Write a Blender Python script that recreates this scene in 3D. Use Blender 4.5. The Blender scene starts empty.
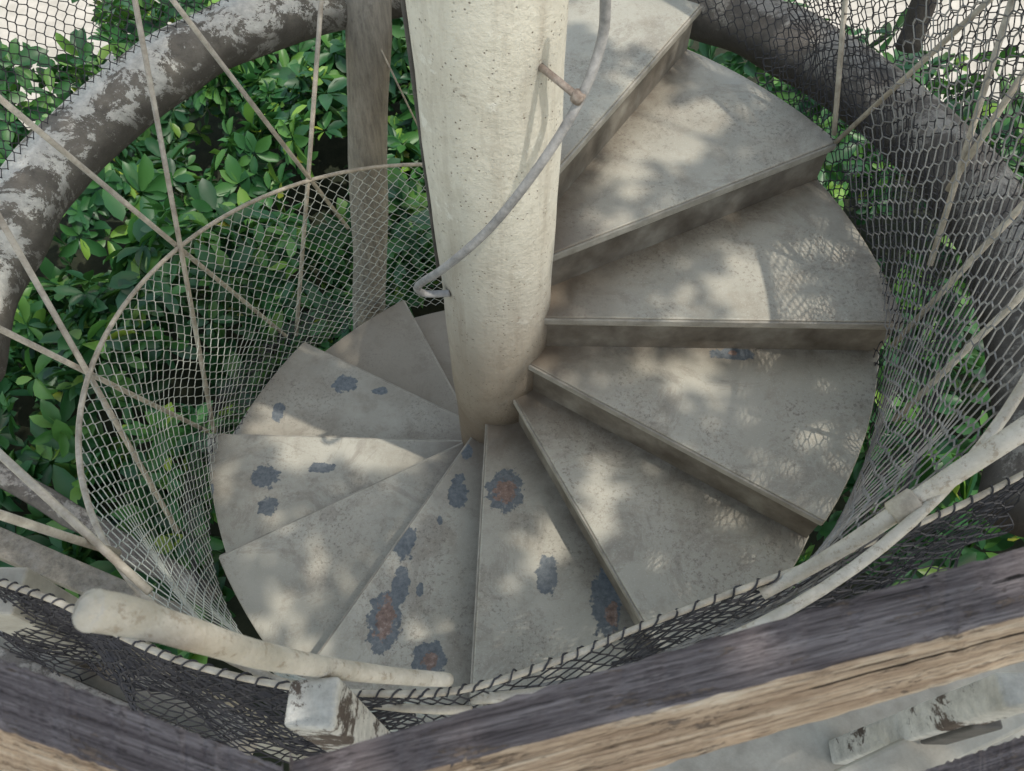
import bpy, math, random
import numpy as np
from mathutils import Vector, Matrix, noise
random.seed(7); rng=np.random.default_rng(3)
C=bpy.context.scene.collection
# ------------------------------------------------------------------ camera
CAM=Vector((0.0807,-1.5578,2.5178)); FP=777.0
def basis(pitch,yaw,roll):
    f=Vector((math.sin(yaw)*math.cos(pitch),math.cos(yaw)*math.cos(pitch),-math.sin(pitch)))
    r=Vector((math.cos(yaw),-math.sin(yaw),0)); u=r.cross(f)
    return r*math.cos(roll)+u*math.sin(roll), -r*math.sin(roll)+u*math.cos(roll), f
RV,UV_,FV=basis(1.0163,-0.0234,-0.0096)
cam=bpy.data.cameras.new('camera'); co=bpy.data.objects.new('camera',cam); C.objects.link(co)
m=Matrix.Identity(4)
for i in range(3):
    m[i][0]=RV[i]; m[i][1]=UV_[i]; m[i][2]=-FV[i]; m[i][3]=CAM[i]
co.matrix_world=m; cam.sensor_width=36; cam.lens=FP/1024*36; cam.clip_start=.02; cam.clip_end=500
cam.dof.use_dof=True; cam.dof.focus_distance=2.6; cam.dof.aperture_fstop=9
bpy.context.scene.camera=co
sc=bpy.context.scene
sc.view_settings.view_transform='Standard'; sc.view_settings.look='None'; sc.view_settings.exposure=0
def ray(u,v): return RV*((u-512)/FP)+UV_*((385.5-v)/FP)+FV
def atz(u,v,z):
    d=ray(u,v); return CAM+d*((z-CAM.z)/d.z)
def atd(u,v,dist): return CAM+ray(u,v).normalized()*dist
def atr(u,v,R,far=True):
    d=ray(u,v); a=d.x**2+d.y**2; b=2*(CAM.x*d.x+CAM.y*d.y); c=CAM.x**2+CAM.y**2-R*R
    D=max(b*b-4*a*c,0); s=(-b+math.sqrt(D)*(1 if far else -1))/(2*a); return CAM+d*s
# ------------------------------------------------------------------ mesh helpers
class MB:
    def __init__(s): s.v=[]; s.f=[]; s.mi=[]
    def poly(s,vs,fs,mi=0):
        o=len(s.v); s.v+= [tuple(p) for p in vs]
        for f in fs: s.f.append([i+o for i in f]); s.mi.append(mi)
    def prism(s,top,dz):
        n=len(top); lo=[(p[0],p[1],p[2]-dz) for p in top]
        s.poly(list(top)+lo,[tuple(range(n)),tuple(range(2*n-1,n-1,-1))]+[(i,n+i,n+(i+1)%n,(i+1)%n) for i in range(n)])
    def bar(s,p,q,w,h):
        p=Vector(p);q=Vector(q); t=(q-p).normalized(); a=t.cross(Vector((0,0,1)))
        if a.length<.1: a=t.cross(Vector((0,1,0)))
        a.normalize(); b=a.cross(t); vs=[e+a*(i*w/2)+b*(j*h/2) for e in (p,q) for i,j in ((-1,-1),(1,-1),(1,1),(-1,1))]
        s.poly(vs,[(0,1,2,3),(7,6,5,4),(0,4,5,1),(1,5,6,2),(2,6,7,3),(3,7,4,0)])
    def tube(s,pts,rad,n=10,cap=True):
        pts=[Vector(p) for p in pts]
        if not hasattr(rad,'__len__'): rad=[rad]*len(pts)
        up=Vector((0,0,1)); o=len(s.v); prev=None
        for i,p in enumerate(pts):
            t=(pts[min(i+1,len(pts)-1)]-pts[max(i-1,0)]).normalized()
            if prev is None:
                a=t.cross(up)
                if a.length<.05: a=t.cross(Vector((1,0,0)))
            else: a=prev-t*prev.dot(t)
            a.normalize(); prev=a; b=t.cross(a)
            for k in range(n):
                w=2*math.pi*k/n; s.v.append(tuple(p+(a*math.cos(w)+b*math.sin(w))*rad[i]))
        for i in range(len(pts)-1):
            for k in range(n):
                k2=(k+1)%n; s.f.append([o+i*n+k,o+i*n+k2,o+(i+1)*n+k2,o+(i+1)*n+k]); s.mi.append(0)
        if cap:
            s.f.append([o+k for k in range(n)][::-1]); s.f.append([o+(len(pts)-1)*n+k for k in range(n)]); s.mi+=[0,0]
    def build(s,name,mat,parent=None,smooth=False):
        me=bpy.data.meshes.new(name); me.from_pydata(s.v,[],s.f); me.validate()
        mats=mat if isinstance(mat,(list,tuple)) else [mat]
        for q in mats: me.materials.append(q)
        if len(mats)>1 and len(me.polygons)==len(s.mi): me.polygons.foreach_set('material_index',s.mi)
        if smooth: me.polygons.foreach_set('use_smooth',[True]*len(me.polygons))
        ob=bpy.data.objects.new(name,me); C.objects.link(ob)
        if parent: ob.parent=parent; 
        return ob
def bev(ob,w=.006,seg=2):
    b=ob.modifiers.new('bevel','BEVEL'); b.width=w; b.segments=seg; b.limit_method='ANGLE'; return ob
def tag(o,label=None,cat=None,group=None,kind=None):
    if label:o['label']=label
    if cat:o['category']=cat
    if group:o['group']=group
    if kind:o['kind']=kind
    return o
def empty(name): 
    o=bpy.data.objects.new(name,None); C.objects.link(o); o.empty_display_size=.1; return o
def smoothpath(pts,n=8):
    pts=[Vector(p) for p in pts]; P=[pts[0]*2-pts[1]]+pts+[pts[-1]*2-pts[-2]]; out=[]
    for i in range(1,len(P)-2):
        for k in range(n):
            t=k/n; a,b,c,d=P[i-1],P[i],P[i+1],P[i+2]
            out.append(.5*((2*b)+(c-a)*t+(2*a-5*b+4*c-d)*t*t+(-a+3*b-3*c+d)*t**3))
    out.append(pts[-1]); return out
# ------------------------------------------------------------------ material helpers
class NT:
    def __init__(s,name):
        s.m=bpy.data.materials.new(name); s.m.use_nodes=True; s.t=s.m.node_tree; s.b=s.t.nodes['Principled BSDF']
        s.pos=s.n('ShaderNodeNewGeometry').outputs['Position']
    def n(s,ty,**kw):
        x=s.t.nodes.new(ty)
        for k,v in kw.items(): setattr(x,k,v)
        return x
    def put(s,sock,val):
        if isinstance(val,bpy.types.NodeSocket): s.t.links.new(val,sock)
        else:
            if hasattr(sock.default_value,'__len__') and not hasattr(val,'__len__'): val=[val]*len(sock.default_value)
            if hasattr(val,'__len__') and len(sock.default_value)==4 and len(val)==3: val=tuple(val)+(1,)
            sock.default_value=val
    def noise(s,scale,detail=4,rough=.55,vec=None,dist=0):
        x=s.n('ShaderNodeTexNoise'); s.put(x.inputs['Vector'],vec or s.pos); x.inputs['Scale'].default_value=scale
        x.inputs['Detail'].default_value=detail; x.inputs['Roughness'].default_value=rough; x.inputs['Distortion'].default_value=dist
        return x.outputs['Fac']
    def vor(s,scale,vec=None,out='Distance'):
        x=s.n('ShaderNodeTexVoronoi'); s.put(x.inputs['Vector'],vec or s.pos); x.inputs['Scale'].default_value=scale; return x.outputs[out]
    def ramp(s,fac,stops):
        x=s.n('ShaderNodeValToRGB'); s.put(x.inputs[0],fac); e=x.color_ramp.elements
        while len(e)<len(stops): e.new(.5)
        for i,(p,c) in enumerate(stops):
            e[i].position=p; e[i].color=(c,c,c,1) if not hasattr(c,'__len__') else tuple(c)+(1,)
        return x.outputs[0]
    def mix(s,fac,a,b,bt='MIX'):
        x=s.n('ShaderNodeMix',data_type='RGBA',blend_type=bt); s.put(x.inputs[0],fac); s.put(x.inputs[6],a); s.put(x.inputs[7],b); return x.outputs[2]
    def math(s,op,a,b=0.,c=None):
        x=s.n('ShaderNodeMath',operation=op); s.put(x.inputs[0],a); s.put(x.inputs[1],b)
        if c is not None: s.put(x.inputs[2],c)
        return x.outputs[0]
    def vm(s,op,a,b=(0,0,0)):
        x=s.n('ShaderNodeVectorMath',operation=op); s.put(x.inputs[0],a); s.put(x.inputs[1],b); return x.outputs['Value'] if op=='LENGTH' else x.outputs[0]
    def ao(s,d):
        x=s.n('ShaderNodeAmbientOcclusion'); x.samples=4; x.inputs['Distance'].default_value=d; return x.outputs['AO']
    def bump(s,h,strength=.3,dist=.01):
        x=s.n('ShaderNodeBump'); x.inputs['Strength'].default_value=strength; x.inputs['Distance'].default_value=dist; s.put(x.inputs['Height'],h); s.put(s.b.inputs['Normal'],x.outputs[0])
    def out(s,col,rough=.7,spec=None):
        s.put(s.b.inputs['Base Color'],col); s.put(s.b.inputs['Roughness'],rough)
        if spec is not None: s.b.inputs['Specular IOR Level'].default_value=spec
        return s.m
T=.18; R=1.256; RC=.173; PH=.9708; DD=.52
def phk(k): return PH-k*DD
def zk(k): return (5-k)*T
def patches_min(n,lst):
    cur=None
    for (u,v,k,ru,rv) in lst:
        P=atz(u,v,zk(k)); dep=(P-CAM).dot(FV); rx=ru*dep/FP; ry=rv*dep/FP/.85
        d=n.vm('LENGTH',n.vm('MULTIPLY',n.vm('SUBTRACT',n.pos,(P.x,P.y,P.z)),(1/rx,1/ry,12)))
        cur=d if cur is None else n.math('MINIMUM',cur,d)
    return cur
def m_tread():
    n=NT('painted_tread')
    c=n.ramp(n.noise(2.6,5,.6),[(.3,(.35,.325,.26)),(.7,(.465,.438,.36))])
    c=n.mix(n.ramp(n.noise(7,9,.75),[(.50,0),(.66,.6)]),c,(.265,.23,.175))
    c=n.mix(n.ramp(n.noise(3.3,12,.8,dist=.8),[(.52,0),(.56,.35),(.66,.65)]),c,(.23,.198,.155))
    c=n.mix(n.math('MULTIPLY',n.ramp(n.noise(80,5,.75),[(.38,.7),(.47,0)]),n.ramp(n.noise(4,4),[(.42,0),(.60,1)])),c,(.16,.13,.10))
    c=n.mix(n.ramp(n.noise(200,3,.6),[(.58,0),(.7,.4)]),c,(.60,.585,.52))
    oi=n.n('ShaderNodeObjectInfo').outputs['Random']
    c=n.mix(1.,c,n.ramp(oi,[(0,.88),(1,1.0)]),'MULTIPLY')
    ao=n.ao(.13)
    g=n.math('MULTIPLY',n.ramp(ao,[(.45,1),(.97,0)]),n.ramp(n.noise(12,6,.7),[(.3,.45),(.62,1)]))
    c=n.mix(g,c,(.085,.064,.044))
    # grime gathered around the foot of the column
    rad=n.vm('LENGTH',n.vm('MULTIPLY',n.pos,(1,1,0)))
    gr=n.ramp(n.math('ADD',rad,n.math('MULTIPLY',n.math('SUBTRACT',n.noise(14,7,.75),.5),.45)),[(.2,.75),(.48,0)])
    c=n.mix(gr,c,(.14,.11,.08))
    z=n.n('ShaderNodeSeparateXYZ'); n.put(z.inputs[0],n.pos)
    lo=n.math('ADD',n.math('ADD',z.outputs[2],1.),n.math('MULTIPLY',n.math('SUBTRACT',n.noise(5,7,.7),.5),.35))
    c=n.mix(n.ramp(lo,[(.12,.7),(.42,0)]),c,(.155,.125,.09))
    blue=patches_min(n,[(265,477,8,16,11),(268,506,8,11,9),(322,468,8,14,5),(209,492,8,5,9),(345,384,9,13,9),(278,412,9,7,10),(380,391,9,9,4),
      (458,492,6,10,16),(467,452,6,6,7),(505,490,5,19,21),(403,540,6,13,20),(384,620,6,18,30),(400,588,6,10,18),(428,658,6,19,16),(547,575,5,12,18),(606,603,5,16,30),(733,354,3,24,7),
      (440,520,6,3,5),(420,590,6,4,7)])
    red=patches_min(n,[(505,491,5,14,15),(385,618,6,13,24),(430,660,6,12,9),(612,615,5,8,16),(733,353,3,7,3)])
    db=n.math('ADD',blue,n.math('MULTIPLY',n.math('SUBTRACT',n.noise(30,9,.62),.5),1.7)); dr=n.math('ADD',red,n.math('MULTIPLY',n.math('SUBTRACT',n.noise(44,9,.7),.5),2.4))
    bc=n.ramp(n.noise(60,6,.75),[(.35,(.05,.066,.082)),(.65,(.15,.17,.18))])
    rc=n.ramp(n.noise(60,6,.75),[(.35,(.12,.075,.055)),(.55,(.24,.155,.115)),(.7,(.36,.29,.24))])
    mb=n.ramp(db,[(.88,.88),(.98,0)])
    c2=n.mix(mb,c,bc); c2=n.mix(n.ramp(dr,[(.66,.95),(.76,0)]),c2,rc)
    h=n.math('SUBTRACT',n.math('ADD',n.math('MULTIPLY',n.noise(90,5,.7),.25),n.noise(8,4,.6)),n.math('MULTIPLY',mb,.25))
    n.bump(h,.3,.006)
    return n.out(c2,n.ramp(n.noise(14,5),[(.3,.36),(.7,.6)]),.45)
def m_riser():
    n=NT('grimy_riser')
    c=n.ramp(n.noise(7,6,.6),[(.33,(.085,.07,.053)),(.52,(.145,.125,.10)),(.72,(.24,.22,.18))])
    n.bump(n.noise(60,5,.7),.25,.004); return n.out(c,.8,.3)
def m_column():
    n=NT('weathered_column')
    c=n.ramp(n.noise(3,6,.6),[(.3,(.50,.465,.385)),(.7,(.66,.625,.53))])
    st=n.vm('MULTIPLY',n.pos,(1,1,.10))
    c=n.mix(n.ramp(n.noise(13,7,.75,vec=st),[(.5,0),(.72,.55)]),c,(.30,.25,.19))
    c=n.mix(n.ramp(n.noise(6,10,.8),[(.50,0),(.60,.45)]),c,(.37,.33,.26))
    pit=n.ramp(n.vor(70),[(.09,1),(.2,0)])
    pm=n.math('MULTIPLY',pit,n.ramp(n.noise(14,4),[(.48,0),(.55,1)]))
    c=n.mix(pm,c,(.2,.16,.12))
    c=n.mix(n.ramp(n.noise(9,9,.8),[(.6,0),(.63,.6)]),c,(.72,.70,.62))
    c=n.mix(n.ramp(n.noise(28,9,.8),[(.60,0),(.64,.6)]),c,(.22,.18,.135))
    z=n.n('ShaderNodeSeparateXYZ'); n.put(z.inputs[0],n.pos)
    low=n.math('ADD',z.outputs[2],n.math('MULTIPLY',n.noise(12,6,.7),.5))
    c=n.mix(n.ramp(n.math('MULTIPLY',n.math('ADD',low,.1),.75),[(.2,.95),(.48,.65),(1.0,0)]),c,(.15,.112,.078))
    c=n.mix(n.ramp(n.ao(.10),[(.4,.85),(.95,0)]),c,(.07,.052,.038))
    h=n.math('SUBTRACT',n.math('ADD',n.math('MULTIPLY',n.noise(60,6,.7),.6),n.noise(9,5,.6)),n.math('MULTIPLY',pm,.7))
    n.bump(h,.6,.012); return n.out(c,.75,.3)
def m_beam(name,dark,pale,th,vec=(1,1,1),zb=.10,under=True,sharp=.02,amt=.92):
    n=NT(name); v=n.vm('MULTIPLY',n.pos,vec)
    c=n.ramp(n.noise(12,8,.75,vec=v),[(.3,dark),(.7,tuple(min(1,q*2.4) for q in dark))])
    nz=n.noise(6.5,12,.8,dist=.3)
    g=n.n('ShaderNodeNewGeometry'); z=n.n('ShaderNodeSeparateXYZ'); n.put(z.inputs[0],g.outputs['Normal'])
    f=n.math('ADD',nz,n.math('MULTIPLY',z.outputs[2],zb))
    c=n.mix(n.ramp(f,[(th,0),(th+sharp,amt)]),c,n.ramp(n.noise(40,5,.7),[(.3,tuple(q*.6 for q in pale)),(.7,pale)]))
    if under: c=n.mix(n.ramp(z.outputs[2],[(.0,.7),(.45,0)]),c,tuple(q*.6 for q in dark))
    n.bump(n.math('ADD',n.noise(35,7,.75),n.math('MULTIPLY',nz,.8)),.8,.02); return n.out(c,.9,.2)
def m_simple(name,a,b,scale=15,rough=.7,bs=.3,metal=0):
    n=NT(name); c=n.ramp(n.noise(scale,7,.7),[(.32,a),(.68,b)]); n.bump(n.noise(scale*5,5,.7),bs,.004)
    n.b.inputs['Metallic'].default_value=metal; return n.out(c,rough,.35)
def m_pale():
    n=NT('dirty_cream_paint'); c=n.ramp(n.noise(12,8,.75),[(.3,(.42,.38,.31)),(.7,(.64,.59,.515))])
    c=n.mix(n.ramp(n.noise(45,9,.8),[(.54,0),(.60,.7)]),c,(.28,.22,.16))
    c=n.mix(n.ramp(n.noise(7,8,.75),[(.48,0),(.62,.55)]),c,(.34,.30,.235))
    n.bump(n.noise(60,6,.75),.9,.007); return n.out(c,.75,.3)
def m_leaf(name):
    n=NT(name); g=n.n('ShaderNodeNewGeometry'); r=g.outputs['Random Per Island']
    c=n.ramp(r,[(0,(.013,.056,.023)),(.4,(.025,.100,.030)),(.74,(.048,.152,.036)),(.93,(.10,.225,.042)),(.985,(.19,.34,.05)),(1,(.42,.42,.05))])
    c=n.mix(n.ramp(n.noise(1.3,3),[(.38,.6),(.57,0)]),c,(.008,.040,.018))
    n.out(c,.42,.4)
    tr=n.n('ShaderNodeBsdfTranslucent'); n.put(tr.inputs[0],n.mix(.5,c,(.12,.30,.03)))
    mx=n.n('ShaderNodeMixShader'); mx.inputs[0].default_value=.2
    n.t.links.new(n.b.outputs[0],mx.inputs[1]); n.t.links.new(tr.outputs[0],mx.inputs[2])
    n.t.links.new(mx.outputs[0],n.t.nodes['Material Output'].inputs[0]); return n.m
def m_wood(name,dark,mid,light,l0,l1,patch,pa=.85):
    n=NT(name); oc=n.n('ShaderNodeTexCoord').outputs['Object']
    v=n.vm('MULTIPLY',oc,(4.5,100,100)); v2=n.vm('MULTIPLY',oc,(9,420,420)); v3=n.vm('MULTIPLY',oc,(6,30,30)); v4=n.vm('MULTIPLY',oc,(2.5,130,130))
    c=n.ramp(n.noise(1,9,.75,vec=v,dist=.3),[(.34,dark),(.5,mid),(.66,light)])
    c=n.mix(n.ramp(n.noise(1,6,.7,vec=v2),[(.38,.7),(.5,0)]),c,tuple(q*.4 for q in dark))
    pn=n.ramp(n.noise(1.5,12,.85,vec=v3),[(l0,0),(l1,pa)])
    c=n.mix(pn,c,n.ramp(n.noise(1,6,.7,vec=v2),[(.35,tuple(q*.5 for q in patch)),(.65,patch)]))
    crack=n.ramp(n.noise(1,3,.5,vec=v4),[(.30,1),(.34,0)])
    c=n.mix(crack,c,tuple(q*.12 for q in dark))
    n.bump(n.math('SUBTRACT',n.math('ADD',n.math('MULTIPLY',n.noise(1,6,.7,vec=v2),.6),n.noise(1,8,.75,vec=v)),n.math('ADD',crack,n.math('MULTIPLY',pn,.3))),.9,.005); return n.out(c,.85,.2)
M={}
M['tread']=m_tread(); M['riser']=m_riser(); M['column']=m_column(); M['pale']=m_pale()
M['nosing']=m_simple('shade_line_nosing',(.19,.17,.138),(.36,.335,.285),10)  # tread lip, toned darker to paint in the thin shadow between treads
M['beam']=m_beam('lichened_beam',(.105,.094,.078),(.76,.73,.65),.525,zb=.05,sharp=.012)
M['log']=m_beam('dark_log',(.085,.076,.067),(.48,.45,.40),.575,sharp=.05,amt=.75)
M['post']=m_beam('grey_post',(.15,.135,.11),(.42,.39,.34),.60,(4,4,.5),under=False,sharp=.08,amt=.6)
M['paint']=m_beam('peeling_cream_paint',(.07,.055,.045),(.78,.75,.68),.455,zb=0,under=False,sharp=.01)
M['rod']=m_simple('beige_rod',(.24,.205,.16),(.50,.45,.365),20)
M['rail']=m_simple('grey_rail',(.15,.145,.14),(.35,.335,.32),25)
M['rusty']=m_simple('grey_brown_bracket',(.12,.085,.065),(.34,.285,.24),45)
M['darkbar']=m_simple('dark_grey_bar',(.04,.038,.034),(.11,.10,.09),15)
M['netpale']=m_simple('pale_net_cord',(.26,.275,.245),(.54,.545,.48),20,.8)
M['netblack']=m_simple('black_net_cord',(.014,.013,.016),(.055,.052,.056),20,.7)
M['netgrey']=m_simple('grey_net_cord',(.05,.048,.047),(.32,.305,.28),3,.7)
M['leaf']=m_leaf('glossy_leaf')
M['bark']=m_simple('tree_bark',(.05,.035,.025),(.13,.10,.07),20,.9)
M['soil']=m_simple('dark_soil',(.010,.015,.007),(.030,.034,.018),7,1,.9)
M['paving']=m_simple('pale_paving',(.34,.32,.27),(.5,.47,.41),4,.9)
M['concrete']=m_simple('platform_concrete',(.25,.23,.19),(.42,.395,.335),9,.85,.5)
M['woodtop']=m_wood('weathered_dark_wood',(.066,.052,.053),(.145,.122,.122),(.28,.245,.24),.57,.60,(.28,.20,.145),.7)
M['woodface']=m_wood('bleached_tan_wood',(.26,.175,.115),(.48,.355,.245),(.64,.54,.42),.56,.59,(.16,.13,.115),.8)
# ------------------------------------------------------------------ staircase
nose={0:((553,172),(701,4)),1:((548,255),(838,141)),2:((545,317),(905,322)),3:((533,365),(826,521)),4:((513,395),(645,622)),
      5:((487,425),(473,672)),6:((470,440),(325,645)),7:((458,445),(218,557)),8:((462,441),(207,434)),9:((462,418),(303,342))}
NI={};NO={}
for k in range(-3,18):
    z=zk(k); a=phk(k)
    if k in nose:
        p=atz(*nose[k][0],z); q=atz(*nose[k][1],z); d=(q-p).normalized()
        if k in (4,5,6):
            b=p.x*d.x+p.y*d.y; c_=p.x**2+p.y**2-1.26**2; q=p+d*(-b+math.sqrt(b*b-c_))
        NI[k]=p-d*.10; NO[k]=q
    else:
        NI[k]=Vector((math.cos(a)*.07,math.sin(a)*.07,z)); NO[k]=Vector((math.cos(a)*R,math.sin(a)*R,z))
st=tag(empty('spiral_staircase'),'grey beige painted spiral staircase winding around a thick round column','staircase')
cb=MB(); zs=[-2.16]+[-2.0+i*.1 for i in range(56)]
cb.tube([(0,0,z) for z in zs],[RC*(1+.012*math.sin(z*7)+.008*math.sin(z*17)) for z in zs],64)
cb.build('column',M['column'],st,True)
for k in range(0,17):
    z=zk(k); a,b,c,d=[Vector((p.x,p.y,0)) for p in (NI[k],NO[k],NO[k-1],NI[k-1])]
    nrm=Vector((0,0,1)).cross((c-d).normalized()); nrm=nrm if nrm.dot(b-c)<0 else -nrm
    c=c+nrm*.03; d=d+nrm*.03
    th=.045; tb=MB()
    arc=[]
    ab=math.atan2(b.y,b.x); ac=math.atan2(c.y,c.x)
    while ac<ab: ac+=2*math.pi
    rb_,rc_=b.length,c.length
    for i in range(9):
        f=i/8; an=ab+(ac-ab)*f; rr=rb_+(rc_-rb_)*f; q=Vector((math.cos(an)*rr,math.sin(an)*rr,0)); arc.append(b.lerp(c,f).lerp(q,.75 if k<5 else .55))
    tb.prism([Vector((p.x,p.y,z)) for p in [a]+arc+[d]],th)
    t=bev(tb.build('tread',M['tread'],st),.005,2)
    fn=Vector((0,0,1)).cross((b-a).normalized()); fn=fn if fn.dot(c-b)>0 else -fn
    a2=a+fn*.014; b2=b+fn*.014-(b-a).normalized()*.006; a3=a2+fn*.012; b3=b2+fn*.012
    z0=z-th; z1=zk(k+1)-.01
    rb=MB(); rb.poly([(p.x,p.y,zz) for zz in (z0,z1) for p in (a2,b2,b3,a3)],[(0,1,2,3),(7,6,5,4),(0,4,5,1),(1,5,6,2),(2,6,7,3),(3,7,4,0)])
    rb.build('riser',M['riser'],t)
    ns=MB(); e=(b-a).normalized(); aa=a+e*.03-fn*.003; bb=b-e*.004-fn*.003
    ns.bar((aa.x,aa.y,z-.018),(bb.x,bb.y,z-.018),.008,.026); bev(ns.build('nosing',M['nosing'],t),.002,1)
# narrow conduit on the back left of the column
b=MB(); b.tube([(-.179,.02,z) for z in (.62,1,2,3.4)],.009,10); b.build('conduit',M['darkbar'],st,True)
# ------------------------------------------------------------------ inner handrail
hp=[atr(u,v,.285,False) for u,v in ((612,-60),(606,-10),(602,40),(580,100),(540,165),(490,228),(447,266))]
hp+=[atr(424,281,.27,False),atr(417,288,.262,False),atr(423,293,.24,False),atr(434,294,.21,False),atr(450,293,.17,False)]
hr=tag(empty('inner_handrail'),'thin grey handrail curling down around the central column','handrail')
b=MB(); b.tube(smoothpath(hp,10),.011,12); b.build('rail',M['rail'],hr,True)
b=MB(); p=atr(578,97,.285,False); q=Vector((p.x,p.y,0)).normalized()*.16; b.tube([(q.x,q.y,p.z+.01),(p.x,p.y,p.z)],.008,10); b.tube([p-Vector((.004,0,.010)),p+Vector((.004,0,.010))],.0135,10)
b.build('bracket',M['rusty'],hr,True)
# ------------------------------------------------------------------ outer rim rails + nets
def zrim(a): return (5-(PH-a)/DD)*T
def rimpt(k,Rr=R+.05,h=.92):
    a=phk(k); return Vector((math.cos(a)*Rr,math.sin(a)*Rr,zrim(a)+h))
def net(S,L,H,cell,rad,jit=.12,hexa=.22,rowf=.62):
    b=MB(); ni=max(2,int(L/cell)); nj=max(2,int(H/(cell*rowf)))
    def nd(i,j,up):
        x=(i+(.5 if j%2 else 0))/ni; rr=random.Random(i*9176+j*131)
        y=(j+(hexa if up else -hexa))/nj
        return S(min(1,max(0,x+(rr.random()-.5)*jit/ni)),min(1,max(0,y+(rr.random()-.5)*jit*.6/nj)))
    cache={}
    def g(i,j,u):
        if (i,j,u) not in cache: cache[(i,j,u)]=nd(i,j,u)
        return cache[(i,j,u)]
    def edge(p,q,f=1.):
        t=(q-p)
        if t.length<1e-5: return
        t.normalize(); a=t.cross(Vector((.3,.2,1))).normalized(); c=t.cross(a); o=len(b.v)
        for P in (p,q):
            for w in (0,2.094,4.189): b.v.append(tuple(P+(a*math.cos(w)+c*math.sin(w))*rad*f))
        for w in range(3): b.f.append([o+w,o+(w+1)%3,o+3+(w+1)%3,o+3+w]); b.mi.append(0)
    for j in range(nj+1):
        for i in range(ni+1):
            edge(g(i,j,0),g(i,j,1),1.4)
            if j<nj:
                i2=i if j%2 else i-1
                if i2>=0: edge(g(i,j,1),g(i2,j+1,0))
                if i2+1<=ni: edge(g(i,j,1),g(i2+1,j+1,0))
    return b
def helS(k0,k1,h0,h1,r0,r1,bulge,seed=0,wob=.035,fold=0.):
    def S(x,y):
        k=k0+(k1-k0)*x; n2=noise.noise(Vector((x*14+seed,y*2.5,seed+3))); a=phk(k)+.06*fold*n2*math.sin(math.pi*y); n=noise.noise(Vector((x*9+seed,y*3,seed)))
        rr=r0+(r1-r0)*y+bulge*math.sin(math.pi*y)+wob*n*math.sin(math.pi*y)
        return Vector((math.cos(a)*rr,math.sin(a)*rr,zrim(a)+h0+(h1-h0)*y+.02*n*(1-y)))
    return S
ln=tag(empty('stair_safety_net'),'pale diamond mesh net with wire rim along the left lower stair flight','net')
net(helS(4.9,11.6,-.10,.92,R+.005,R+.05,-.02,1,.06,.4),3.9,1.0,.048,.0019,.12,.12,.66).build('mesh_net',M['netpale'],ln)
net(helS(4.9,9.5,-.13,.16,R+.01,R+.02,.02,71,.05,1.),2.8,.32,.036,.0020,.4,.12,.62).build('bunched_net',M['netblack'],ln)
b=MB(); b.tube([rimpt(4.9+i*.1) for i in range(68)],.0085,8); b.build('rim_wire',M['rod'],ln,True)
rn=tag(empty('stair_safety_net'),'grey mesh net with slim rim rod beside the right hand treads','net')
net(helS(1.2,4.9,.0,.92,R-.035,R+.03,-.045,5,.04,.4),2.3,1.0,.050,.0021,.12,.22,.74).build('mesh_net',M['netgrey'],rn)
b=MB(); b.tube([rimpt(1.9+i*.1,R+.03) for i in range(31)],.011,8); b.build('rim_rod',M['pale'],rn,True)
un=tag(empty('stair_safety_net'),'black netting behind the top right treads in front of the dark log','net')
net(helS(-1.0,2.4,-.04,.98,R-.01,R+.05,.0,9,.04,.4),2.5,1.1,.046,.0019,.12,.2,.7).build('mesh_net',M['netblack'],un)
net(helS(.4,4.8,-.18,.30,R+.0,R+.04,.02,39,.08,1.4),2.8,.5,.038,.0022,.3,.15,.65).build('bunched_net',M['netblack'],un)
b=MB(); b.tube([rimpt(-1.0+i*.1,R+.05,.98) for i in range(35)],.008,8); b.build('rim_wire',M['rod'],un,True)
# ring beam
def ring(name,a0,a1,z,Rr,rad,mat,label,cat,n=60):
    b=MB(); pts=[];rs=[]
    for i in range(n+1):
        a=math.radians(a0+(a1-a0)*i/n); w=noise.noise(Vector((a*2.3,0,3)))
        pts.append((math.cos(a)*(Rr+.015*w),math.sin(a)*(Rr+.015*w),z+.015*w)); rs.append(rad*(1+.12*noise.noise(Vector((a*7,1,7)))))
    b.tube(pts,rs,20); o=b.build(name,mat,None,True); return tag(o,label,cat)
ring('ring_beam',72,194,.68,1.57,.115,M['beam'],'curved dark beam flaked with white lichen at upper left','beam')
ring('ring_beam',-30,68,.68,1.57,.12,M['log'],'curved dark log beam behind black netting at upper right','beam')
def outS(a0,a1,r0,r1,z0,z1,seed):
    def S(x,y):
        a=math.radians(a0+(a1-a0)*x); n=noise.noise(Vector((x*8+seed,y*3,seed)))
        rr=r0+(r1-r0)*y+.06*n*math.sin(math.pi*y); return Vector((math.cos(a)*rr,math.sin(a)*rr,z0+(z1-z0)*y))
    return S
tag(net(outS(108,200,1.56,1.75,.81,1.7,3),2.7,1.0,.040,.0019,.2,.15,.65).build('bird_net',M['netblack']),'black netting rising from the lichened beam in the top left corner','net')
tag(net(outS(-15,80,1.70,1.78,.76,1.7,6),2.8,1.0,.05,.0021,.25,.2,.7).build('bird_net',M['netblack']),'loose black netting beyond the dark log in the top right corner','net')
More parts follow.
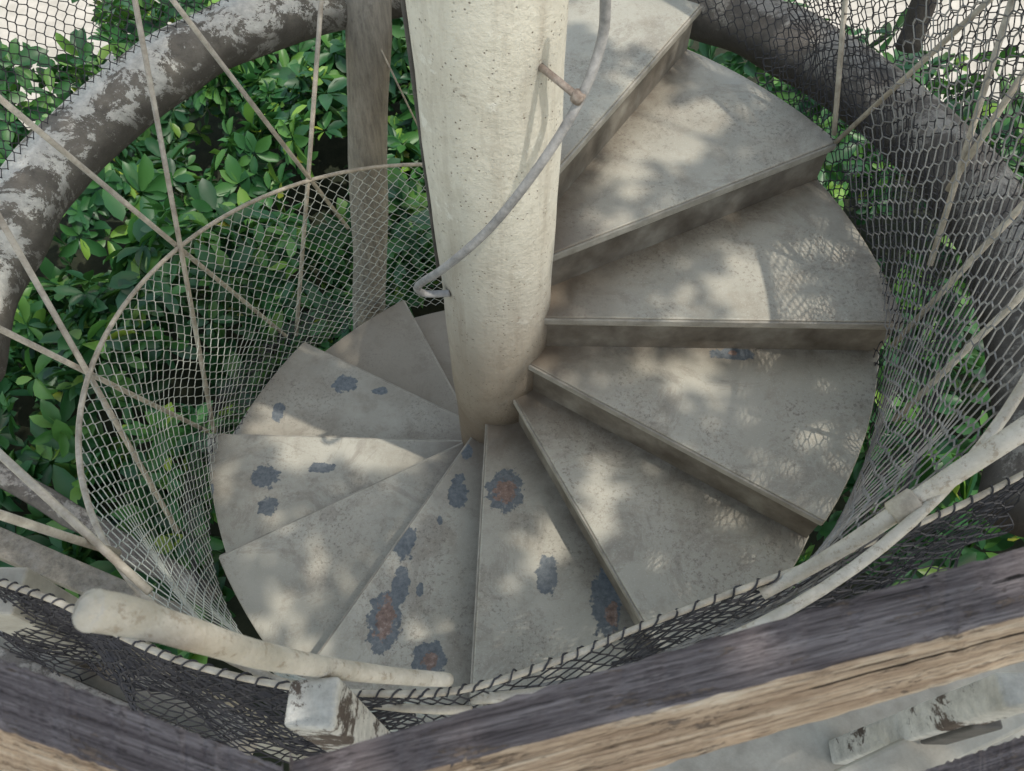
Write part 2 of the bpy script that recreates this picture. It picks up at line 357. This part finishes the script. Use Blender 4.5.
# posts
def post(name,p,q,rad,mat,label,cat='post',n=14,sway=.006):
    b=MB(); P=[p.lerp(q,i/10) for i in range(11)]
    b.tube([v+Vector((sway*math.sin(i*1.7),sway*math.cos(i*2.3),0)) for i,v in enumerate(P)],[rad*(1+.04*math.sin(i*2.1)) for i in range(11)],n)
    return tag(b.build(name,mat,None,True),label,cat)
p0=atz(367,-40,.85); p1=atz(370,330,-1.25); p2=p0+(p1-p0)*((p0.z+2.16)/(p0.z-p1.z))
post('log_post',p0,p2,.092,M['post'],'upright weathered grey brown log post just left of the column')
post('log_post',atr(908,48,1.60),atr(945,-60,1.62),.04,M['log'],'short dark post rising from the dark log at top right','post',14,.0)
post('support_log',atz(-30,455,-.7),atz(215,600,-1.2),.055,M['log'],'slanting dark grey round beam behind the net at lower left','beam')
b=MB(); b.bar(atz(-4,590,.95),atz(-4,590,.95)-Vector((0,0,3.1)),.10,.10); tag(bev(b.build('square_post',M['concrete'])),'square beige post at the lower left edge of the stairwell','post')
b=MB(); b.bar(atz(-60,600,.40),atz(250,745,.40),.11,.12); tag(bev(b.build('sill_beam',M['concrete'])),'grey beige beam behind bunched netting at lower left','beam')
b=MB(); b.bar(atz(-60,518,.0),atz(190,625,-.25),.09,.10); tag(bev(b.build('flat_beam',M['post'])),'pale grey flat beam just below the two short rods at lower left','beam')
b=MB(); b.bar(atz(-60,680,.50),atz(200,800,.50),.24,.12); tag(bev(b.build('sill_beam',M['log'])),'dark beam under the timber rail in the bottom left corner','beam')
# rods
rods=[((165,-10),1.40,(348,228),'pale rod from the top edge crossing the net rim near its top'),
((322,-10),1.40,(296,335),'near vertical pale rod ending at the back left treads'),
((-8,92),1.40,(286,336),'long pale rod from left edge slanting over the lichened beam'),
((133,-10),1.40,(214,432),'long pale rod dropping from the top edge to the leftmost tread corner'),
((-8,205),1.38,(178,532),'pale rod from the left edge running steeply down inside the net'),
((-8,325),1.38,(207,431),'pale rod from the left edge sloping gently to the leftmost tread corner'),
((353,-10),1.42,(432,155),'thin wire between the log post and the column'),
((-8,447),1.36,(150,592),'pale rod low on the left edge crossing behind the net rim'),
((-8,512),1.36,(118,553),'short pale rod low on the left edge nearly level')]
for i,(a_,ra,b_,lab) in enumerate(rods):
    b=MB(); P=atr(*a_,ra); Q=atr(*b_,R+.03)
    b.tube([P,P.lerp(Q,.5)+Vector((0,0,-.006)),Q],.0095 if i!=6 else .004,8)
    tag(b.build('support_rod',M['rod'],None,True),lab,'rod',None)
for a_,b_,lab in [((1000,-10),(836,142),'pale rod slanting from top edge to the outer corner of the second tread'),
 ((846,-10),(834,135),'upright thin rod in the black netting at top right'),
 ((1015,-10),(930,265),'steep rod in front of the black net on the right side'),
 ((1032,195),(893,345),'rod from right edge down to the widest tread corner'),
 ((1032,285),(895,420),'lower short rod from the right edge crossing the grey mesh net'),
 ((1032,60),(948,190),'short rod over the dark log near the right edge')]:
    b=MB(); P=atr(*a_,1.27); Q=atr(*b_,R-.01); b.tube([P,Q],.0085,8); tag(b.build('support_rod',M['rod'],None,True),lab,'rod')
# right side pipe
b=MB(); P=smoothpath([atz(1045,415,1.32),atz(905,507,1.16),atz(835,553,1.08),atz(762,594,1.0)],8)
b.tube(P,[.0195-.0075*i/(len(P)-1) for i in range(len(P))],16); o=tag(b.build('side_pipe',M['pale'],None,True),'thick pale pipe entering from the right edge above the net','pipe')
b=MB(); q=P[8]; d=(P[9]-P[7]).normalized(); b.tube([q-d*.028,q-d*.024,q+d*.024,q+d*.028],[.020,.0255,.0255,.020],16); b.build('coupling',M['rod'],o,True)
# near rope + black net
rp=[atz(u,v,z) for u,v,z in ((-60,560,1.05),(0,582,1.04),(60,603,1.03),(130,640,1.02),(200,667,1.01),(300,688,1.0),(400,694,1.0),(470,688,1.0),(560,660,1.0),(640,627,1.0),(740,590,1.02),(850,550,1.04),(950,510,1.06),(1040,466,1.08))]
rp=smoothpath(rp,10)
nn=tag(empty('platform_net'),'black netting hanging from a cable in front of the platform','net')
b=MB(); b.tube(rp,.0065,8); b.build('cable',M['rod'],nn,True)
b=MB(); sp=[]
for i in range(len(rp)-1):
    for s in range(10):
        t=s/10; p=rp[i].lerp(rp[i+1],t); tg=(rp[i+1]-rp[i]).normalized(); a=tg.cross(Vector((0,0,1))).normalized(); c=a.cross(tg)
        w=(i*10+s)*.33+2*noise.noise(Vector((i*.9,s*.1,0))); rr=.0078+.004*max(0,noise.noise(Vector((i*.5+s*.05,3,0)))); sp.append(p+(a*math.cos(w)+c*math.sin(w))*rr)
b.tube(sp,.0022,4); b.build('lashing',M['netblack'],nn)
L=sum((rp[i+1]-rp[i]).length for i in range(len(rp)-1))
def nS(off,seed,H,x0=0.,x1=1.):
    def S(x,y):
        x=x0+(x1-x0)*x
        f=x*(len(rp)-1); i=min(int(f),len(rp)-2); p=rp[i].lerp(rp[i+1],f-i); n=noise.noise(Vector((x*12,y*2,seed)))
        out=Vector((p.x,p.y,0)).normalized(); return p+out*((.02+off)*y+.09*n*y)+Vector((0,0,-H*y+.06*n*y))
    return S
net(nS(.05,4,.5),L,.5,.044,.0019,.35,.1,.6).build('mesh_net',M['netblack'],nn)
net(nS(.02,19,.45,0,.46),L*.46,.5,.036,.0020,.5,.1,.6).build('bunched_net',M['netblack'],nn)
net(nS(.09,49,.5,0,.40),L*.40,.5,.036,.0020,.5,.1,.6).build('bunched_net',M['netblack'],nn)
net(nS(.02,29,.35,.68,1.),L*.32,.5,.036,.0019,.5,.1,.6).build('bunched_net',M['netblack'],nn)
# ------------------------------------------------------------------ foreground rails
def beam(name,top0,top1,ar0,ar1,lo0,lo1,label):
    def sec(t,a,l): return [t,a,l,l+(t-a)*.9+Vector((0,0,-.02))]
    S0=sec(top0,ar0,lo0); S1=sec(top1,ar1,lo1)
    ax=(ar1-ar0).normalized(); y=ax.cross(Vector((0,0,1))).normalized()
    z=ax.cross(y); mtx=Matrix.Identity(4)
    for i in range(3): mtx[i][0]=ax[i];mtx[i][1]=y[i];mtx[i][2]=z[i];mtx[i][3]=ar0[i]
    inv=mtx.inverted(); b=MB(); n=60; vs=[]
    for i in range(n+1):
        for s in range(4):
            p=S0[s].lerp(S1[s],i/n); p=p+Vector((0,0,.004*noise.noise(Vector((i*.5,s*3,0)))))+Vector((0,1,0))*.003*noise.noise(Vector((i*.9,s*3,8))); vs.append(inv@p)
    b.v=[tuple(v) for v in vs]
    for i in range(n):
        for s in range(4):
            b.f.append([i*4+s,i*4+(s+1)%4,(i+1)*4+(s+1)%4,(i+1)*4+s]); b.mi.append(1 if s==1 else 0)
    b.f.append([0,1,2,3]);b.f.append([n*4+3,n*4+2,n*4+1,n*4]); b.mi+=[0,0]
    o=b.build(name,[M['woodtop'],M['woodface']]); o.matrix_world=mtx; bev(o,.004,2); return tag(o,label,'rail')
beam('wooden_rail',atz(290,760,1.76),atz(1150,508,1.76),atz(290,806,1.755),atz(1150,584,1.755),atz(290,876,1.715),atz(1150,627,1.715),'long weathered timber rail with an orange grained face across the bottom right')
beam('wooden_rail',atz(-60,634,1.76),atz(283,766,1.76),atz(-60,708,1.755),atz(283,832,1.755),atz(-60,749,1.70),atz(283,876,1.70),'dark weathered timber rail at the bottom left corner')
beam('wooden_rail',atz(900,778,1.55),atz(1100,708,1.55),atz(900,818,1.55),atz(1100,752,1.55),atz(900,850,1.5),atz(1100,790,1.5),'lower dark timber rail just showing in the bottom right corner')
# pale handrail with rounded end
dl=[(79.5,608,.84,.002),(80.5,608,.84,.010),(84,609,.84,.0165),(92,610.5,.845,.0195),(115,614,.86,.0195),(150,622,.89,.018),(200,637,.95,.017),(260,655,1.06,.016),(330,668,1.2,.0148),(395,676,1.36,.0135),(448,680,1.5,.012)]
b=MB(); sp=smoothpath([atd(u,v,d) for u,v,d,r in dl],8); rs=np.interp(np.linspace(0,10,len(sp)),range(11),[r for *_,r in dl])
b.tube(sp,[float(r)*(1+.08*noise.noise(Vector((i*.15,0,2)))) for i,r in enumerate(rs)],20)
tag(b.build('pale_handrail',M['pale'],None,True),'pale weathered handrail with a rounded stub end at lower left','handrail')
# post block under it
c0=atz(312,702,1.40); b=MB(); hw=.035
tw=[Vector((-hw,-hw*.9,0)),Vector((hw,-hw,0)),Vector((hw*.95,hw,0)),Vector((-hw,hw*.8,0))]
b.prism([c0+v for v in tw],.75)
tag(bev(b.build('rail_post',M['paint']),.007,3),'square rail post with peeling cream paint between the two timber rails','post')
# platform slab and bottom right frame
f0=atz(560,790,.80); f1=atz(1150,622,.80)
b=MB(); b.prism([f0,(f0.x,-4,.80),(3.2,-4,.80),(3.2,f1.y,.80),f1],.16)
tag(bev(b.build('platform_slab',M['concrete'])),'pale concrete platform slab under the timber rails','platform')
b=MB(); b.bar(atz(800,812,1.12),atz(1090,672,1.12),.06,.05); tag(bev(b.build('cross_bar',M['concrete'])),'straight beige bar below the long timber rail at bottom right','beam')
q=atz(984,712,1.32); br=tag(empty('rail_bracket'),'dark bolted bracket on the beige bar near the bottom right corner','bracket')
b=MB(); b.bar(q,q-Vector((0,0,.17)),.045,.045); bev(b.build('plate',M['darkbar'],br),.004)
for dx in (-.012,.012):
    b=MB(); b.tube([q+Vector((dx,0,-.002)),q+Vector((dx,0,.010))],.006,6); b.build('bolt',M['rod'],br)
b=MB(); q=atz(1018,690,1.45); b.bar(q,q-Vector((0,0,.65)),.045,.045); tag(bev(b.build('rail_post',M['paint'])),'small white post under the timber rail near the bottom right corner','post')
# ------------------------------------------------------------------ ground
b=MB(); b.poly([(-60,-60,-2.17),(60,-60,-2.17),(60,60,-2.17),(-60,60,-2.17)],[(0,1,2,3)]); tag(b.build('ground',M['paving']),'pale paved ground','ground',kind='structure')
b=MB(); n=64; b.poly([(math.cos(i*2*math.pi/n)*5.9,math.sin(i*2*math.pi/n)*5.9,-2.165) for i in range(n)],[tuple(range(n))]); tag(b.build('soil_bed',M['soil']),'dark planting bed','soil',kind='structure')
# ------------------------------------------------------------------ foliage
LV=np.array([(0,0,0),(.22,.30,.03),(.25,0,-.04),(.22,-.30,.03),(.52,.46,.03),(.55,0,-.06),(.52,-.46,.03),(.82,.34,-.03),(.84,0,-.1),(.82,-.34,-.03),(1,0,-.16)],float)
LF=[(0,2,1),(0,3,2),(1,2,5,4),(2,3,6,5),(4,5,8,7),(5,6,9,8),(7,8,10),(8,9,10)]
def rosettes(items,seed,smin,smax):
    r=np.random.default_rng(seed); V=[];F=[];o=0
    for pos,nv in items:
        Q=np.array(nv.to_track_quat('Z','Y').to_matrix())
        n=r.integers(6,11); ph=r.random()*6.28; s0=r.uniform(smin,smax)
        for i in range(n):
            a=ph+i*2.4; el=r.uniform(-.25,.6)*(.4+i/n); l=s0*r.uniform(.6,1.15); w=l*r.uniform(.38,.54)*1.1
            ca,sa,ce,se=math.cos(a),math.sin(a),math.cos(el),math.sin(el)
            P=LV*np.array([l,w,l*r.uniform(.6,2.)]); P[:,0]+=.012
            X=np.array([ca*ce,sa*ce,se]);Y=np.array([-sa,ca,0]);Z=np.cross(X,Y)
            rl=r.normal(0,.3); Y2=Y*math.cos(rl)+Z*math.sin(rl); Z2=np.cross(X,Y2)
            W=P[:,:1]*X+P[:,1:2]*Y2+P[:,2:3]*Z2
            V.append(W@Q.T+np.array(pos)); F+=[tuple(j+o for j in f) for f in LF]; o+=len(LV)
    return np.concatenate(V).tolist(),F
def leafmesh(name,items,seed,smin,smax,parent=None):
    V,F=rosettes(items,seed,smin,smax)
    me=bpy.data.meshes.new(name); me.from_pydata(V,[],F); me.materials.append(M['leaf'])
    me.polygons.foreach_set('use_smooth',[True]*len(me.polygons))
    ob=bpy.data.objects.new(name,me); C.objects.link(ob); ob.parent=parent; return ob
def foliage(name,label,samples,top,seed,smin=.11,smax=.235):
    r=np.random.default_rng(seed); items=[]
    for (x,y) in samples:
        z=top(x,y)-abs(r.normal(0,.25)); e=.08
        gx=(top(x+e,y)-top(x-e,y))/(2*e); gy=(top(x,y+e)-top(x,y-e))/(2*e)
        items.append(((x,y,z),Vector((-gx+r.normal(0,.45),-gy+r.normal(0,.45),1)).normalized()))
    return tag(leafmesh(name,items,seed,smin,smax),label,'shrubs',kind='stuff')
def top(x,y):
    return -1.2+.6*noise.noise(Vector((x*1.0,y*1.0,0)))+.45*noise.noise(Vector((x*2.1,y*2.1,5)))+.18*noise.noise(Vector((x*5,y*5,9)))
def samp(a0,a1,r0,r1,dens,seed):
    r=np.random.default_rng(seed); A=math.radians(a1-a0)*(r1*r1-r0*r0)/2; n=int(A*dens); out=[]
    for _ in range(n):
        a=math.radians(r.uniform(a0,a1)); rr=math.sqrt(r.uniform(r0*r0,r1*r1)); x,y=rr*math.cos(a),rr*math.sin(a)
        if noise.noise(Vector((x*1.9+9,y*1.9,2)))<-.34: continue
        out.append((x,y))
    return out
foliage('shrub_foliage','dense glossy green shrubs below the stairs on the left',samp(96,208,1.55,4.9,74,1)+samp(92,128,4.9,6.3,60,4),top,1)
foliage('shrub_foliage','green shrub leaves showing past the upper right treads',samp(-8,96,1.55,4.9,52,2),top,2)
# ------------------------------------------------------------------ light
sd=Vector((.46,-.20,1.05)).normalized()   # towards the sun
tr=tag(empty('added_shade_tree'),'unseen broadleaf tree added above the stairwell to dapple the sunlight','tree')  # tree out of view, added to break up the sun over the stairs
cc=Vector((-.10,-.10,.4))+sd*4.8; items=[]; rr=random.Random(11)
gaps=[(atz(775,285,.54),.10),(atz(800,250,.54),.07),(atz(690,100,.9),.12),(atz(660,140,.72),.06),(atz(730,60,.72),.07),(atz(640,20,.9),.16),(atz(705,375,.36),.08),(atz(600,480,.18),.06),  # crown gaps placed so sun patches land on chosen treads and the column
 (Vector((.02,-.17,1.25)),.26),(Vector((.0,-.17,.85)),.12)]
for gx in range(-17,18):
    for gy in range(-17,18):
        p=cc+Vector((gx*.135+rr.uniform(-.05,.05),gy*.135+rr.uniform(-.05,.05),rr.uniform(-.3,.3)))
        if (p-cc).length>2.15+rr.uniform(-.2,.15): continue
        skip=False
        for g,r_ in gaps:
            w_=p-g; 
            if (w_-sd*w_.dot(sd)).length<r_+.08: skip=True
        if skip: continue
        items.append((tuple(p),Vector((sd.x+rr.gauss(0,.2),sd.y+rr.gauss(0,.2),1)).normalized()))
leafmesh('crown',items,8,.12,.16,tr)
b=MB(); base=Vector((4.6,-1.2,-2.17)); tp=cc+Vector((1.7,0,-.6)); b.tube(smoothpath([base,base+Vector((.1,0,2)),base+Vector((-.3,.2,4.3)),tp],8),[.16-.0045*i for i in range(25)],12)
for c in items[::50]: c=Vector(c[0]); b.tube([tp,tp.lerp(c,.5)+Vector((0,0,-.1)),c],[.016,.007,.003],5)
b.build('trunk',M['bark'],tr,True)
w=bpy.data.worlds.new('World'); sc.world=w; w.use_nodes=True; nt=w.node_tree
sky=nt.nodes.new('ShaderNodeTexSky'); sky.sky_type='NISHITA'; sky.sun_disc=False
el=math.asin(sd.z); sky.sun_elevation=el; sky.sun_rotation=math.atan2(sd.x,sd.y)
wm=nt.nodes.new('ShaderNodeMix'); wm.data_type='RGBA'; wm.blend_type='MULTIPLY'; wm.inputs[0].default_value=1; wm.inputs[7].default_value=(1.0,.83,.62,1)
nt.links.new(sky.outputs[0],wm.inputs[6]); nt.links.new(wm.outputs[2],nt.nodes['Background'].inputs[0]); nt.nodes['Background'].inputs[1].default_value=.50
sl=bpy.data.lights.new('sun','SUN'); sl.energy=3.1; sl.angle=math.radians(.7); sl.color=(1,.955,.88)
so=bpy.data.objects.new('sun',sl); C.objects.link(so); so.rotation_euler=sd.to_track_quat('Z','Y').to_euler()
